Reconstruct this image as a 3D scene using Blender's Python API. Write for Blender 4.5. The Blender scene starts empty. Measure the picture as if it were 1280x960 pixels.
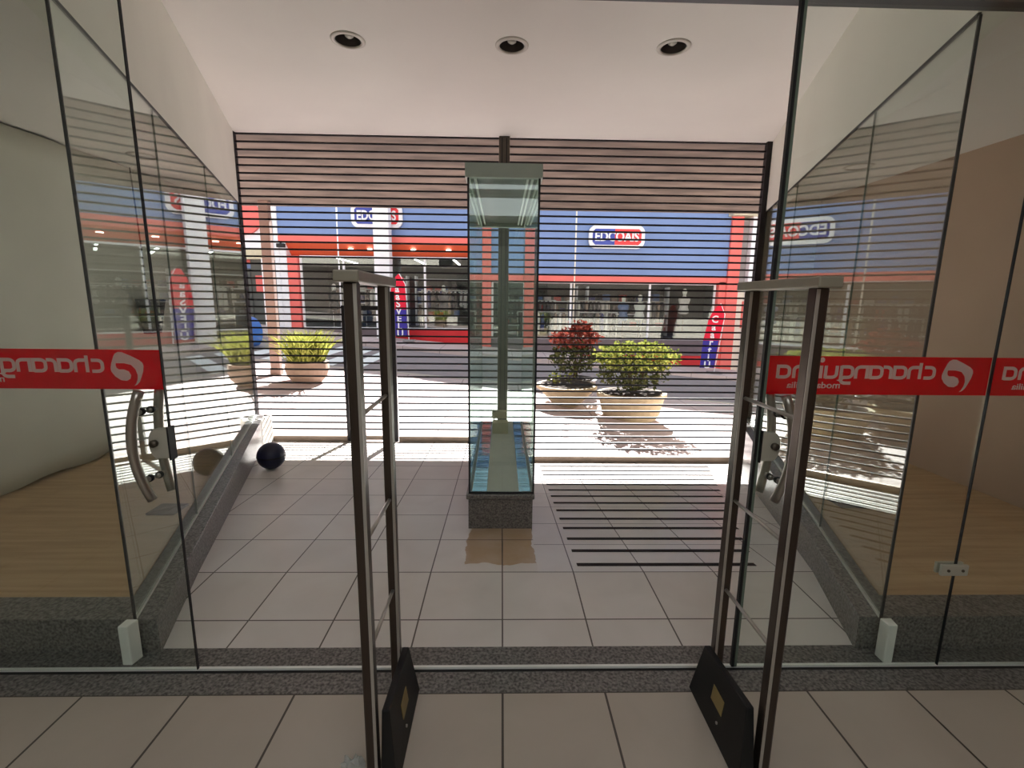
import bpy, bmesh, math, random
from mathutils import Vector, Matrix
PI = math.pi
random.seed(7)
SC = bpy.context.scene
COL = SC.collection

# ------------------------------------------------------------------ materials
def s2l(c):
    c /= 255.0
    return c / 12.92 if c <= 0.04045 else ((c + 0.055) / 1.055) ** 2.4
def rgb(r, g, b):
    return (s2l(r), s2l(g), s2l(b), 1.0)

def new_mat(name):
    m = bpy.data.materials.new(name)
    m.use_nodes = True
    nt = m.node_tree
    nt.nodes.clear()
    out = nt.nodes.new('ShaderNodeOutputMaterial')
    return m, nt, out

def pbr(name, col, rough=0.5, metal=0.0, vary=0.0, scale=6.0, bump=0.0, col2=None, stretch=None, spec=0.5, detail=5.0):
    m, nt, out = new_mat(name)
    b = nt.nodes.new('ShaderNodeBsdfPrincipled')
    b.inputs['Roughness'].default_value = rough
    b.inputs['Metallic'].default_value = metal
    b.inputs['Specular IOR Level'].default_value = spec
    nt.links.new(b.outputs[0], out.inputs[0])
    if col2 is None:
        k = 1.0 - vary
        col2 = (col[0] * k, col[1] * k, col[2] * k, 1)
    g = nt.nodes.new('ShaderNodeNewGeometry')
    mp = nt.nodes.new('ShaderNodeMapping')
    if stretch:
        mp.inputs['Scale'].default_value = stretch
    nt.links.new(g.outputs['Position'], mp.inputs[0])
    n = nt.nodes.new('ShaderNodeTexNoise')
    n.inputs['Scale'].default_value = scale
    n.inputs['Detail'].default_value = detail
    nt.links.new(mp.outputs[0], n.inputs['Vector'])
    mx = nt.nodes.new('ShaderNodeMix')
    mx.data_type = 'RGBA'
    mx.inputs[6].default_value = col2
    mx.inputs[7].default_value = col
    cr = nt.nodes.new('ShaderNodeMapRange')
    cr.inputs[1].default_value = 0.35
    cr.inputs[2].default_value = 0.65
    nt.links.new(n.outputs[0], cr.inputs[0])
    nt.links.new(cr.outputs[0], mx.inputs[0])
    nt.links.new(mx.outputs[2], b.inputs['Base Color'])
    if bump:
        bp = nt.nodes.new('ShaderNodeBump')
        bp.inputs['Strength'].default_value = bump
        bp.inputs['Distance'].default_value = 0.01
        nt.links.new(n.outputs[0], bp.inputs['Height'])
        nt.links.new(bp.outputs[0], b.inputs['Normal'])
    return m

def glass(name, tint=(0.95, 0.975, 0.96, 1), f0=0.04, gain=1.0, rough=0.0):
    # thin architectural pane: transmits straight through, reflects by Schlick's law
    m, nt, out = new_mat(name)
    tr = nt.nodes.new('ShaderNodeBsdfTransparent')
    tr.inputs[0].default_value = tint
    gl = nt.nodes.new('ShaderNodeBsdfGlossy')
    gl.inputs['Roughness'].default_value = rough
    gl.inputs[0].default_value = (0.93, 0.97, 0.95, 1)
    g = nt.nodes.new('ShaderNodeNewGeometry')
    dot = nt.nodes.new('ShaderNodeVectorMath'); dot.operation = 'DOT_PRODUCT'
    nt.links.new(g.outputs['Incoming'], dot.inputs[0])
    nt.links.new(g.outputs['Normal'], dot.inputs[1])
    def M(op, a, b=None):
        n = nt.nodes.new('ShaderNodeMath'); n.operation = op
        for i, v in enumerate((a, b)):
            if v is None: continue
            if isinstance(v, (int, float)): n.inputs[i].default_value = v
            else: nt.links.new(v, n.inputs[i])
        return n.outputs[0]
    a = M('ABSOLUTE', dot.outputs['Value'])
    a = M('POWER', M('SUBTRACT', 1.0, a), 5.0)
    a = M('ADD', M('MULTIPLY', a, (1 - f0) * gain), f0)
    mx = nt.nodes.new('ShaderNodeMixShader')
    nt.links.new(a, mx.inputs[0])
    nt.links.new(tr.outputs[0], mx.inputs[1])
    nt.links.new(gl.outputs[0], mx.inputs[2])
    nt.links.new(mx.outputs[0], out.inputs[0])
    return m

def emit(name, col, strength):
    m, nt, out = new_mat(name)
    e = nt.nodes.new('ShaderNodeEmission')
    e.inputs[0].default_value = col
    e.inputs[1].default_value = strength
    nt.links.new(e.outputs[0], out.inputs[0])
    return m

def frosted(name, col, alpha):
    m, nt, out = new_mat(name)
    tr = nt.nodes.new('ShaderNodeBsdfTransparent')
    d = nt.nodes.new('ShaderNodeBsdfDiffuse'); d.inputs[0].default_value = col
    t2 = nt.nodes.new('ShaderNodeBsdfTranslucent'); t2.inputs[0].default_value = col
    m1 = nt.nodes.new('ShaderNodeMixShader'); m1.inputs[0].default_value = 0.5
    nt.links.new(d.outputs[0], m1.inputs[1]); nt.links.new(t2.outputs[0], m1.inputs[2])
    m2 = nt.nodes.new('ShaderNodeMixShader'); m2.inputs[0].default_value = alpha
    nt.links.new(tr.outputs[0], m2.inputs[1]); nt.links.new(m1.outputs[0], m2.inputs[2])
    nt.links.new(m2.outputs[0], out.inputs[0])
    return m

def leafy(name, c1, c2, trans=0.45):
    m, nt, out = new_mat(name)
    g = nt.nodes.new('ShaderNodeNewGeometry')
    n = nt.nodes.new('ShaderNodeTexNoise'); n.inputs['Scale'].default_value = 14
    nt.links.new(g.outputs['Position'], n.inputs['Vector'])
    cr = nt.nodes.new('ShaderNodeValToRGB')
    cr.color_ramp.elements[0].position = 0.38; cr.color_ramp.elements[0].color = c1
    cr.color_ramp.elements[1].position = 0.62; cr.color_ramp.elements[1].color = c2
    nt.links.new(n.outputs[0], cr.inputs[0])
    d = nt.nodes.new('ShaderNodeBsdfDiffuse'); t = nt.nodes.new('ShaderNodeBsdfTranslucent')
    nt.links.new(cr.outputs[0], d.inputs[0]); nt.links.new(cr.outputs[0], t.inputs[0])
    mx = nt.nodes.new('ShaderNodeMixShader'); mx.inputs[0].default_value = trans
    nt.links.new(d.outputs[0], mx.inputs[1]); nt.links.new(t.outputs[0], mx.inputs[2])
    nt.links.new(mx.outputs[0], out.inputs[0])
    return m

def tiles(name, col, col2, grout, size, ox, oy, gw=0.004, rough=0.3, stain=False, rows=True):
    m, nt, out = new_mat(name)
    b = nt.nodes.new('ShaderNodeBsdfPrincipled')
    b.inputs['Roughness'].default_value = rough
    nt.links.new(b.outputs[0], out.inputs[0])
    g = nt.nodes.new('ShaderNodeNewGeometry')
    sp = nt.nodes.new('ShaderNodeSeparateXYZ')
    nt.links.new(g.outputs['Position'], sp.inputs[0])
    def M(op, a, b2=None, c=None):
        n = nt.nodes.new('ShaderNodeMath'); n.operation = op
        for i, v in enumerate((a, b2, c)):
            if v is None: continue
            if isinstance(v, (int, float)): n.inputs[i].default_value = v
            else: nt.links.new(v, n.inputs[i])
        return n.outputs[0]
    def line(v, o):
        return M('LESS_THAN', M('ABSOLUTE', M('SUBTRACT', M('FLOORED_MODULO', M('ADD', M('SUBTRACT', v, o), size / 2), size), size / 2)), gw)
    gx = line(sp.outputs[0], ox)
    mask = M('MAXIMUM', gx, line(sp.outputs[1], oy)) if rows else gx
    # broken grout and per-tile tone
    n1 = nt.nodes.new('ShaderNodeTexNoise'); n1.inputs['Scale'].default_value = 2.6; n1.inputs['Detail'].default_value = 6
    n1.inputs['Distortion'].default_value = 0.6
    nt.links.new(g.outputs['Position'], n1.inputs['Vector'])
    cmb = nt.nodes.new('ShaderNodeCombineXYZ')
    nt.links.new(M('FLOOR', M('DIVIDE', M('SUBTRACT', sp.outputs[0], ox), size)), cmb.inputs[0])
    nt.links.new(M('FLOOR', M('DIVIDE', M('SUBTRACT', sp.outputs[1], oy), size)), cmb.inputs[1])
    wn = nt.nodes.new('ShaderNodeTexWhiteNoise'); wn.noise_dimensions = '3D'
    nt.links.new(cmb.outputs[0], wn.inputs[0])
    fac = M('ADD', M('MULTIPLY', wn.outputs[0], 0.35), M('MULTIPLY', M('SUBTRACT', n1.outputs[0], 0.3), 1.3))
    mx = nt.nodes.new('ShaderNodeMix'); mx.data_type = 'RGBA'
    mx.inputs[6].default_value = col2; mx.inputs[7].default_value = col
    nt.links.new(M('MINIMUM', M('MAXIMUM', fac, 0), 1), mx.inputs[0])
    base = mx.outputs[2]
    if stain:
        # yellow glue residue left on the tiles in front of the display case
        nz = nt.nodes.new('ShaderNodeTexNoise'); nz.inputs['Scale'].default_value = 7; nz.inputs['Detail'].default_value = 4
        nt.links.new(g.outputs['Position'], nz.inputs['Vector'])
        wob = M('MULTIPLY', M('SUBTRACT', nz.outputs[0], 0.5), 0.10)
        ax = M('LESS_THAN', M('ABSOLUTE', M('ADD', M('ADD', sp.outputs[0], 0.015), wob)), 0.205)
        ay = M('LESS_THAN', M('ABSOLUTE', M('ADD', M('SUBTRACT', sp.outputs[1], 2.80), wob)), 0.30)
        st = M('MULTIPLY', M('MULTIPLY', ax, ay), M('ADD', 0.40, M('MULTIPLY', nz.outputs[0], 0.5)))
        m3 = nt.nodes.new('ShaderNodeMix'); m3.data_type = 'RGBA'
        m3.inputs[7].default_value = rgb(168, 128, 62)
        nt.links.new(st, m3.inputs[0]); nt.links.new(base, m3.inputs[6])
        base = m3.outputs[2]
    m2 = nt.nodes.new('ShaderNodeMix'); m2.data_type = 'RGBA'
    m2.inputs[7].default_value = grout
    nt.links.new(M('MULTIPLY', mask, 0.92), m2.inputs[0]); nt.links.new(base, m2.inputs[6])
    nt.links.new(m2.outputs[2], b.inputs['Base Color'])
    bp = nt.nodes.new('ShaderNodeBump'); bp.inputs['Strength'].default_value = 0.4; bp.inputs['Distance'].default_value = 0.003
    bp.invert = True
    nt.links.new(mask, bp.inputs['Height']); nt.links.new(bp.outputs[0], b.inputs['Normal'])
    return m

M = {}
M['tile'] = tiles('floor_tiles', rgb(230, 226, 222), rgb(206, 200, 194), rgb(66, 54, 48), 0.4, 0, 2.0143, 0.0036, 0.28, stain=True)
M['tile_in'] = tiles('shop_tiles', rgb(186, 177, 164), rgb(172, 162, 149), rgb(52, 44, 38), 0.4, 0, 1.588, 0.0042, 0.32)
M['walk'] = tiles('pavement', rgb(206, 190, 188), rgb(194, 177, 175), rgb(140, 124, 120), 1.2, 0.35, 0.6, 0.010, 0.8)
M['granite'] = pbr('granite', rgb(132, 129, 125), 0.3, 0, 0, 85, 0.0, rgb(62, 59, 57), detail=8)
M['granite_dark'] = pbr('granite_dark', rgb(132, 128, 122), 0.3, 0, 0, 110, 0.0, rgb(76, 72, 70), detail=8)
M['wood'] = pbr('laminate', rgb(198, 168, 130), 0.45, 0, 0, 3, 0.0, rgb(178, 148, 112), stretch=(0.6, 9, 1))
M['plaster'] = pbr('plaster', rgb(230, 227, 217), 0.9, 0, 0.05, 2.2)
M['plaster_grey'] = pbr('plaster_grey', rgb(206, 202, 190), 0.9, 0, 0.06, 1.7)
M['taupe'] = pbr('taupe_wall', rgb(186, 160, 140), 0.9, 0, 0.08, 1.5)
M['ceiling'] = pbr('ceiling_paint', rgb(236, 231, 226), 0.95, 0, 0.04, 1.2)
M['cloth'] = pbr('lining_cloth', rgb(214, 212, 200), 0.95, 0, 0.05, 3.0)
M['marquee'] = pbr('marquee_render', rgb(118, 106, 96), 0.9, 0, 0, 1.6, 0.05, rgb(86, 77, 70), stretch=(1, 2.5, 1))
M['steel_dark'] = pbr('dark_steel', rgb(26, 21, 24), 0.6, 0.0, 0.2, 10)
M['steel_post'] = pbr('post_steel', rgb(92, 84, 74), 0.45, 0.6, 0.15, 8)
M['rail_alu'] = pbr('bottom_rail', rgb(150, 132, 116), 0.5, 0.3, 0.15, 6)
M['brushed'] = pbr('brushed_steel', rgb(176, 170, 162), 0.28, 0.9, 0.12, 30, stretch=(1, 1, 0.1))
M['antenna'] = pbr('antenna_steel', rgb(84, 74, 68), 0.30, 0.85, 0.12, 30, stretch=(1, 1, 0.1))
M['antenna_cap'] = pbr('antenna_cap', rgb(150, 144, 128), 0.4, 0.3, 0.1, 9)
M['alu'] = pbr('aluminium', rgb(196, 192, 186), 0.35, 0.7, 0.1, 12)
M['white_alu'] = pbr('white_profile', rgb(238, 240, 234), 0.4, 0.0, 0.05, 12)
M['black'] = pbr('black_plastic', rgb(11, 11, 11), 0.6, 0, 0.2, 12)
M['seal'] = pbr('dark_seal', rgb(20, 22, 26), 0.5, 0, 0.2, 12)
M['groove'] = pbr('track_groove', rgb(16, 15, 15), 0.6, 0, 0.2, 12)
M['edge_green'] = pbr('glass_edge', rgb(110, 124, 112), 0.25, 0, 0.1, 12)
M['lockmetal'] = pbr('lock_plate', rgb(198, 196, 182), 0.4, 0.35, 0.08, 12)
M['header'] = pbr('header_metal', rgb(84, 82, 84), 0.5, 0.3, 0.1, 5)
M['red'] = leafy('red_vinyl', rgb(232, 0, 26), rgb(238, 0, 30), 0.45)
M['letter'] = frosted('cutout_letters', rgb(252, 250, 244), 0.86)
M['tape'] = pbr('grit_tape', rgb(44, 38, 38), 0.95, 0, 0.25, 160)
M['gold'] = pbr('gold_label', rgb(140, 122, 74), 0.5, 0.0, 0.1, 14)
M['pane'] = glass('pane_glass')
M['side'] = glass('showcase_glass', (0.95, 0.972, 0.96, 1), 0.055, 1.0)
M['case'] = glass('case_glass', (0.90, 0.955, 0.93, 1), 0.045, 1.0)
M['shopglass'] = glass('shop_glass', (0.93, 0.96, 0.95, 1), 0.04)
M['case_frame'] = pbr('case_frame', rgb(176, 186, 174), 0.4, 0.1, 0.05, 10)
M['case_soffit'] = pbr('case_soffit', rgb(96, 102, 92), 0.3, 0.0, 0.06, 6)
M['mirror'] = pbr('mirror_tile', rgb(120, 146, 164), 0.06, 0.9, 0.1, 20)
M['cream'] = pbr('cream_board', rgb(206, 196, 168), 0.7, 0, 0.1, 9)
M['greyboard'] = pbr('grey_runner', rgb(206, 203, 196), 0.7, 0, 0.06, 9)
M['navy'] = pbr('navy_plastic', rgb(26, 30, 62), 0.35, 0, 0.3, 8)
M['plasticbag'] = frosted('clear_plastic', rgb(214, 220, 218), 0.45)
M['asphalt'] = pbr('asphalt', rgb(150, 140, 140), 0.95, 0, 0.12, 5)
M['roadpaint'] = pbr('road_paint', rgb(244, 246, 244), 0.8, 0, 0.06, 9)
M['kerbstone'] = pbr('kerbstone', rgb(190, 182, 170), 0.9, 0, 0.1, 4)
M['blue'] = pbr('blue_fascia', rgb(118, 142, 190), 0.55, 0, 0.10, 0.7)
M['redpaint'] = pbr('red_paint', rgb(232, 112, 104), 0.6, 0, 0.06, 2)
M['orange'] = pbr('orange_soffit', rgb(216, 92, 56), 0.6, 0, 0.06, 2)
M['crimson'] = pbr('crimson_plinth', rgb(196, 30, 38), 0.6, 0, 0.08, 2)
M['white'] = pbr('white_paint', rgb(236, 236, 240), 0.6, 0, 0.05, 3)
M['grey'] = pbr('grey_paint', rgb(150, 146, 146), 0.8, 0, 0.08, 3)
M['offwhite'] = pbr('offwhite_wall', rgb(226, 218, 204), 0.8, 0, 0.05, 3)
M['shop_in'] = pbr('shop_interior', rgb(104, 106, 102), 0.9, 0, 0.15, 1.2)
M['plinth'] = pbr('plinth_paint', rgb(112, 100, 104), 0.8, 0, 0.1, 3)
M['shop_floor'] = pbr('shop_floor', rgb(78, 76, 72), 0.5, 0, 0.1, 1.2)
M['taupe_col'] = pbr('taupe_column', rgb(150, 126, 116), 0.85, 0, 0.1, 3)
M['sign_blue'] = pbr('sign_blue', rgb(44, 62, 160), 0.4, 0, 0.05, 3)
M['sign_red'] = pbr('sign_red', rgb(224, 40, 48), 0.4, 0, 0.05, 3)
M['flag_red'] = pbr('flag_red', rgb(226, 24, 58), 0.8, 0, 0.05, 3)
M['flag_blue'] = pbr('flag_blue', rgb(58, 48, 150), 0.8, 0, 0.05, 3)
M['concrete'] = pbr('planter_concrete', rgb(176, 160, 130), 0.9, 0, 0.12, 8, 0.2)
M['terracotta'] = pbr('terracotta', rgb(150, 128, 110), 0.9, 0, 0.12, 8)
M['soil'] = pbr('soil', rgb(60, 46, 34), 1, 0, 0.3, 20)
M['leaf_lime'] = leafy('lime_leaves', rgb(70, 86, 44), rgb(162, 164, 84), 0.2)
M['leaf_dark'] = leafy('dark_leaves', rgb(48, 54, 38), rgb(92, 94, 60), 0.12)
M['leaf_red'] = leafy('red_leaves', rgb(84, 46, 42), rgb(150, 78, 66), 0.15)
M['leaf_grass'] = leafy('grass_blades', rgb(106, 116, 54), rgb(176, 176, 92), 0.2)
M['stem'] = pbr('stem', rgb(78, 62, 44), 0.9, 0, 0.2, 9)
M['phone_blue'] = pbr('hood_blue', rgb(60, 120, 200), 0.4, 0, 0.08, 4)
M['mann'] = pbr('mannequin_white', rgb(214, 214, 206), 0.5, 0, 0.05, 6)
M['tube'] = emit('lit_tube', (1, 0.98, 0.95, 1), 9.0)
M['fill_glow'] = emit('fill_emission', (0.95, 0.98, 1.0, 1), 3.1)  # glow of the added fill panels, not a lamp of the shop
M['bulb'] = pbr('unlit_bulb', rgb(220, 216, 205), 0.25, 0, 0.05, 10)
M['reflector'] = pbr('lamp_reflector', rgb(96, 90, 88), 0.3, 0.8, 0.2, 12)
M['ring'] = pbr('lamp_ring', rgb(206, 200, 192), 0.4, 0.1, 0.05, 12)
GOODS = [pbr('goods_%d' % i, rgb(*c), 0.8, 0, 0.1, 9) for i, c in enumerate(
    [(60, 58, 66), (96, 90, 92), (196, 190, 186), (58, 62, 110), (40, 40, 44), (140, 120, 108), (170, 60, 58), (90, 110, 150)])]

# ------------------------------------------------------------------ builders
class B:
    def __init__(self): self.bm = bmesh.new()
    def hexa(self, p):            # 8 points: bottom 4 ccw, top 4 ccw
        v = [self.bm.verts.new(q) for q in p]
        for f in ((3, 2, 1, 0), (4, 5, 6, 7), (0, 1, 5, 4), (1, 2, 6, 5), (2, 3, 7, 6), (3, 0, 4, 7)):
            self.bm.faces.new([v[i] for i in f])
        return self
    def box(self, x0, x1, y0, y1, z0, z1):
        return self.hexa([(x0, y0, z0), (x1, y0, z0), (x1, y1, z0), (x0, y1, z0),
                          (x0, y0, z1), (x1, y0, z1), (x1, y1, z1), (x0, y1, z1)])
    def obox(self, a, b, w, z0, z1, off=0.0):   # box along the plan line a->b, thickness w
        a = Vector(a); b = Vector(b); d = (b - a).normalized(); n = Vector((-d.y, d.x))
        q = [a + n * (off - w / 2), b + n * (off - w / 2), b + n * (off + w / 2), a + n * (off + w / 2)]
        z0a, z0b = z0 if isinstance(z0, tuple) else (z0, z0)
        z1a, z1b = z1 if isinstance(z1, tuple) else (z1, z1)
        zz0 = [z0a, z0b, z0b, z0a]; zz1 = [z1a, z1b, z1b, z1a]
        return self.hexa([(*p, z) for p, z in zip(q, zz0)] + [(*p, z) for p, z in zip(q, zz1)])
    def prism(self, poly, z0, z1):
        lo = [self.bm.verts.new((x, y, z0)) for x, y in poly]
        hi = [self.bm.verts.new((x, y, z1)) for x, y in poly]
        n = len(poly)
        self.bm.faces.new(lo[::-1]); self.bm.faces.new(hi)
        for i in range(n):
            self.bm.faces.new((lo[i], lo[(i + 1) % n], hi[(i + 1) % n], hi[i]))
        return self
    def prism_y(self, poly, y0, y1):            # polygon in xz, extruded along y
        lo = [self.bm.verts.new((x, y0, z)) for x, z in poly]
        hi = [self.bm.verts.new((x, y1, z)) for x, z in poly]
        n = len(poly)
        self.bm.faces.new(lo); self.bm.faces.new(hi[::-1])
        for i in range(n):
            self.bm.faces.new((lo[i], hi[i], hi[(i + 1) % n], lo[(i + 1) % n]))
        return self
    def tube(self, pts, r, n=10, cap=True):
        pts = [Vector(p) for p in pts]
        rs = r if isinstance(r, (list, tuple)) else [r] * len(pts)
        rings = []
        ref = None
        for i, p in enumerate(pts):
            t = (pts[min(i + 1, len(pts) - 1)] - pts[max(i - 1, 0)]).normalized()
            if ref is None:
                ref = Vector((0, 0, 1)) if abs(t.z) < 0.9 else Vector((1, 0, 0))
            u = t.cross(ref).normalized(); w = u.cross(t).normalized()
            ref = w
            rings.append([self.bm.verts.new(p + (u * math.cos(2 * PI * k / n) + w * math.sin(2 * PI * k / n)) * rs[i]) for k in range(n)])
        for a, b in zip(rings, rings[1:]):
            for k in range(n):
                self.bm.faces.new((a[k], a[(k + 1) % n], b[(k + 1) % n], b[k]))
        if cap:
            self.bm.faces.new(rings[0][::-1]); self.bm.faces.new(rings[-1])
        return self
    def lathe(self, c, prof, n=24, sx=1.0, sy=1.0, caps=True):     # prof: (r, z) from bottom to top
        rings = [[self.bm.verts.new((c[0] + r * sx * math.cos(2 * PI * k / n), c[1] + r * sy * math.sin(2 * PI * k / n), c[2] + z)) for k in range(n)] for r, z in prof]
        for a, b in zip(rings, rings[1:]):
            for k in range(n):
                self.bm.faces.new((a[k], a[(k + 1) % n], b[(k + 1) % n], b[k]))
        if caps:
            self.bm.faces.new(rings[0][::-1]); self.bm.faces.new(rings[-1])
        return self
    def ball(self, c, r, sx=1, sy=1, sz=1, u=20, v=12):
        ret = bmesh.ops.create_uvsphere(self.bm, u_segments=u, v_segments=v, radius=r)
        for q in ret['verts']:
            q.co = Vector((q.co.x * sx + c[0], q.co.y * sy + c[1], q.co.z * sz + c[2]))
        return self
    def ribbon(self, path, w, to3d, closed=False):  # stroked 2-D path with mitred joints, 3-D by to3d(u, v, side)
        P = [Vector(p) for p in path]; n = len(P)
        L, R = [], []
        for i in range(n):
            a = P[i - 1] if i > 0 else None; b = P[i + 1] if i < n - 1 else None
            d1 = (P[i] - a).normalized() if a is not None else (b - P[i]).normalized()
            d2 = (b - P[i]).normalized() if b is not None else d1
            t = (d1 + d2).normalized(); nn = Vector((-t.y, t.x))
            k = w / 2 / max(0.4, nn.dot(Vector((-d1.y, d1.x))))
            L.append(P[i] + nn * k); R.append(P[i] - nn * k)
        for s in range(n - 1):
            q = [L[s], L[s + 1], R[s + 1], R[s]]
            f = [self.bm.verts.new(to3d(p.x, p.y, 0)) for p in q]
            g = [self.bm.verts.new(to3d(p.x, p.y, 1)) for p in q]
            self.bm.faces.new(f); self.bm.faces.new(g[::-1])
            for i in range(4):
                self.bm.faces.new((f[i], g[i], g[(i + 1) % 4], f[(i + 1) % 4]))
        return self
    def poly2(self, pts, to3d):
        f = [self.bm.verts.new(to3d(x, y, 0)) for x, y in pts]
        g = [self.bm.verts.new(to3d(x, y, 1)) for x, y in pts]
        self.bm.faces.new(f); self.bm.faces.new(g[::-1])
        n = len(pts)
        for i in range(n):
            self.bm.faces.new((f[i], g[i], g[(i + 1) % n], f[(i + 1) % n]))
        return self
    def obj(self, name, mat, parent=None, smooth=False, bevel=0.0):
        bm = self.bm
        bmesh.ops.recalc_face_normals(bm, faces=bm.faces)
        if parent is not None:
            off = parent.location.copy()
            p = parent.parent
            while p is not None:
                off += p.location; p = p.parent
            bmesh.ops.translate(bm, verts=bm.verts, vec=-off)
        me = bpy.data.meshes.new(name)
        bm.to_mesh(me); bm.free()
        me.materials.append(M[mat] if isinstance(mat, str) else mat)
        if smooth:
            for p in me.polygons: p.use_smooth = True
        o = bpy.data.objects.new(name, me)
        COL.objects.link(o)
        if parent is not None: o.parent = parent
        if bevel:
            md = o.modifiers.new('Bevel', 'BEVEL'); md.width = bevel; md.segments = 2; md.limit_method = 'ANGLE'
        return o

def tag(o, label, cat, group=None):
    o['label'] = label; o['category'] = cat
    if group: o['group'] = group
    return o
def thing(name, label, cat, loc, group=None):
    o = bpy.data.objects.new(name, None)
    o.empty_display_size = 0.1
    COL.objects.link(o); o.location = loc
    return tag(o, label, cat, group)
def struct(o, label=None):
    o['kind'] = 'structure'
    if label: o['label'] = label
    return o
def dup(src, loc, label, group=None):
    r = src.copy(); COL.objects.link(r); r.location = loc; r['label'] = label
    if group: r['group'] = group
    for ch in list(src.children):
        c = ch.copy(); COL.objects.link(c); c.parent = r
        for g in list(ch.children):
            d = g.copy(); COL.objects.link(d); d.parent = c
    return r

def text_bm(s, size, to3d, spacing=1.0, align='LEFT', bold=0.0):
    cu = bpy.data.curves.new('t', 'FONT'); cu.body = s; cu.size = size; cu.space_character = spacing
    cu.align_x = align; cu.extrude = 0.5; cu.resolution_u = 4; cu.offset = bold
    ob = bpy.data.objects.new('t', cu); COL.objects.link(ob)
    dg = bpy.context.evaluated_depsgraph_get()
    me = ob.evaluated_get(dg).to_mesh()
    b = B(); b.bm.from_mesh(me)
    ob.evaluated_get(dg).to_mesh_clear()
    bpy.data.objects.remove(ob); bpy.data.curves.remove(cu)
    for v in b.bm.verts:
        v.co = Vector(to3d(v.co.x, v.co.y, 1 if v.co.z > 0 else 0))
    return b

# ------------------------------------------------------------------ setting: shop interior and vestibule
CZ = 3.23           # ceiling
YD = 1.71           # plane of the glass doors
YG = 5.40           # plane of the rolling grilles
YB = 2.4143         # where the floor starts to slope
def zl(y): return -0.052 * max(0.0, y - YB)
def zr(y): return -0.135 * max(0.0, y - YB)
XS = 0.20           # edge between gently sloped floor and ramp
XL, XR = -3.45, 3.52
# glass lines of the two side showcases, plan coordinates
GL0, GL1 = Vector((-1.545, 1.80)), Vector((-2.865, 5.385))
GR0, GR1 = Vector((1.640, 1.79)), Vector((2.905, 5.385))
dL = (GL1 - GL0).normalized(); nL = Vector((dL.y, -dL.x))     # towards the vestibule
dR = (GR1 - GR0).normalized(); nR = Vector((-dR.y, dR.x))
def onL(y): return GL0 + dL * ((y - GL0.y) / dL.y)
def onR(y): return GR0 + dR * ((y - GR0.y) / dR.y)
KI = 0.082          # kerb width in front of the glass

b = B(); b.box(XL - .3, XR + .3, -4.6, 1.588, -0.12, 0.0)
struct(b.obj('floor', 'tile_in'), 'beige square tiles of the shop floor in the foreground')
b = B()
kl = lambda y: onL(y).x + KI / dL.y
kr = lambda y: onR(y).x - KI / dR.y
b.prism([(-1.62, 1.834), (1.66, 1.834), (kr(YB) + .05, YB), (kl(YB) - .05, YB)], -0.06, 0.0)
b.hexa([(kl(YB) - .05, YB, -.10), (XS, YB, -.10), (XS, YG + .05, -.45), (kl(YG) - .05, YG + .05, -.45),
        (kl(YB) - .05, YB, 0), (XS, YB, 0), (XS, YG + .05, zl(YG + .05)), (kl(YG) - .05, YG + .05, zl(YG + .05))])
b.hexa([(XS, YB, -.10), (kr(YB) + .05, YB, -.10), (kr(YG) + .05, YG + .05, -.6), (XS, YG + .05, -.6),
        (XS, YB, 0), (kr(YB) + .05, YB, 0), (kr(YG) + .05, YG + .05, zr(YG + .05)), (XS, YG + .05, zr(YG + .05))])
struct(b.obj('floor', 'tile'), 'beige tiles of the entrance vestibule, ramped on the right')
b = B(); b.box(XL, XR, 1.588, 1.692, -0.10, 0.002); b.box(XL, XR, 1.722, 1.834, -0.10, 0.002)
struct(b.obj('trim_1', 'granite', bevel=0.002), 'dark speckled granite door sill')
b = B(); b.box(XL, XR, 1.692, 1.712, -0.10, -0.004)
struct(b.obj('trim_2', 'groove'), 'black sliding door groove in the sill')
b = B(); b.box(XL, XR, 1.712, 1.724, -0.10, 0.006)
struct(b.obj('trim_3', 'white_alu'), 'thin aluminium strip along the sill')

# ceiling with three recesses for the downlights
LIGHTS = [(-1.07, 3.556), (0.041, 3.576), (1.15, 3.546)]
bm = bmesh.new()
def loop(pts):
    v = [bm.verts.new(p) for p in pts]
    return [bm.edges.new((v[i], v[(i + 1) % len(v)])) for i in range(len(v))]
ed = loop([(XL - .3, -4.6, CZ), (XR + .3, -4.6, CZ), (XR + .3, YG + .02, CZ), (XL - .3, YG + .02, CZ)])
for x, y in LIGHTS:
    ed += loop([(x + .088 * math.cos(2 * PI * k / 32), y + .088 * math.sin(2 * PI * k / 32), CZ) for k in range(32)])
bmesh.ops.triangle_fill(bm, use_beauty=True, use_dissolve=False, edges=ed)
b = B(); b.bm.free(); b.bm = bm
struct(b.obj('ceiling', 'ceiling'), 'plain off-white ceiling')
# slab above the ceiling keeps daylight out of the recesses
b = B(); b.box(XL - .3, XR + .3, -4.6, YG + .3, CZ + .25, CZ + .4)
struct(b.obj('ceiling', 'ceiling'))
for nm, x0, x1, mt in (('wall_left', XL - .3, XL, 'plaster_grey'), ('wall_right', XR, XR + .3, 'taupe')):
    b = B(); b.box(x0, x1, -4.6, YG + .1, -.6, CZ + .25); struct(b.obj(nm, mt))
b = B(); b.box(XL - .3, XR + .3, -4.9, -4.6, -.1, CZ + .25); struct(b.obj('wall_back', 'plaster'), 'rear wall of the shop')
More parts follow.
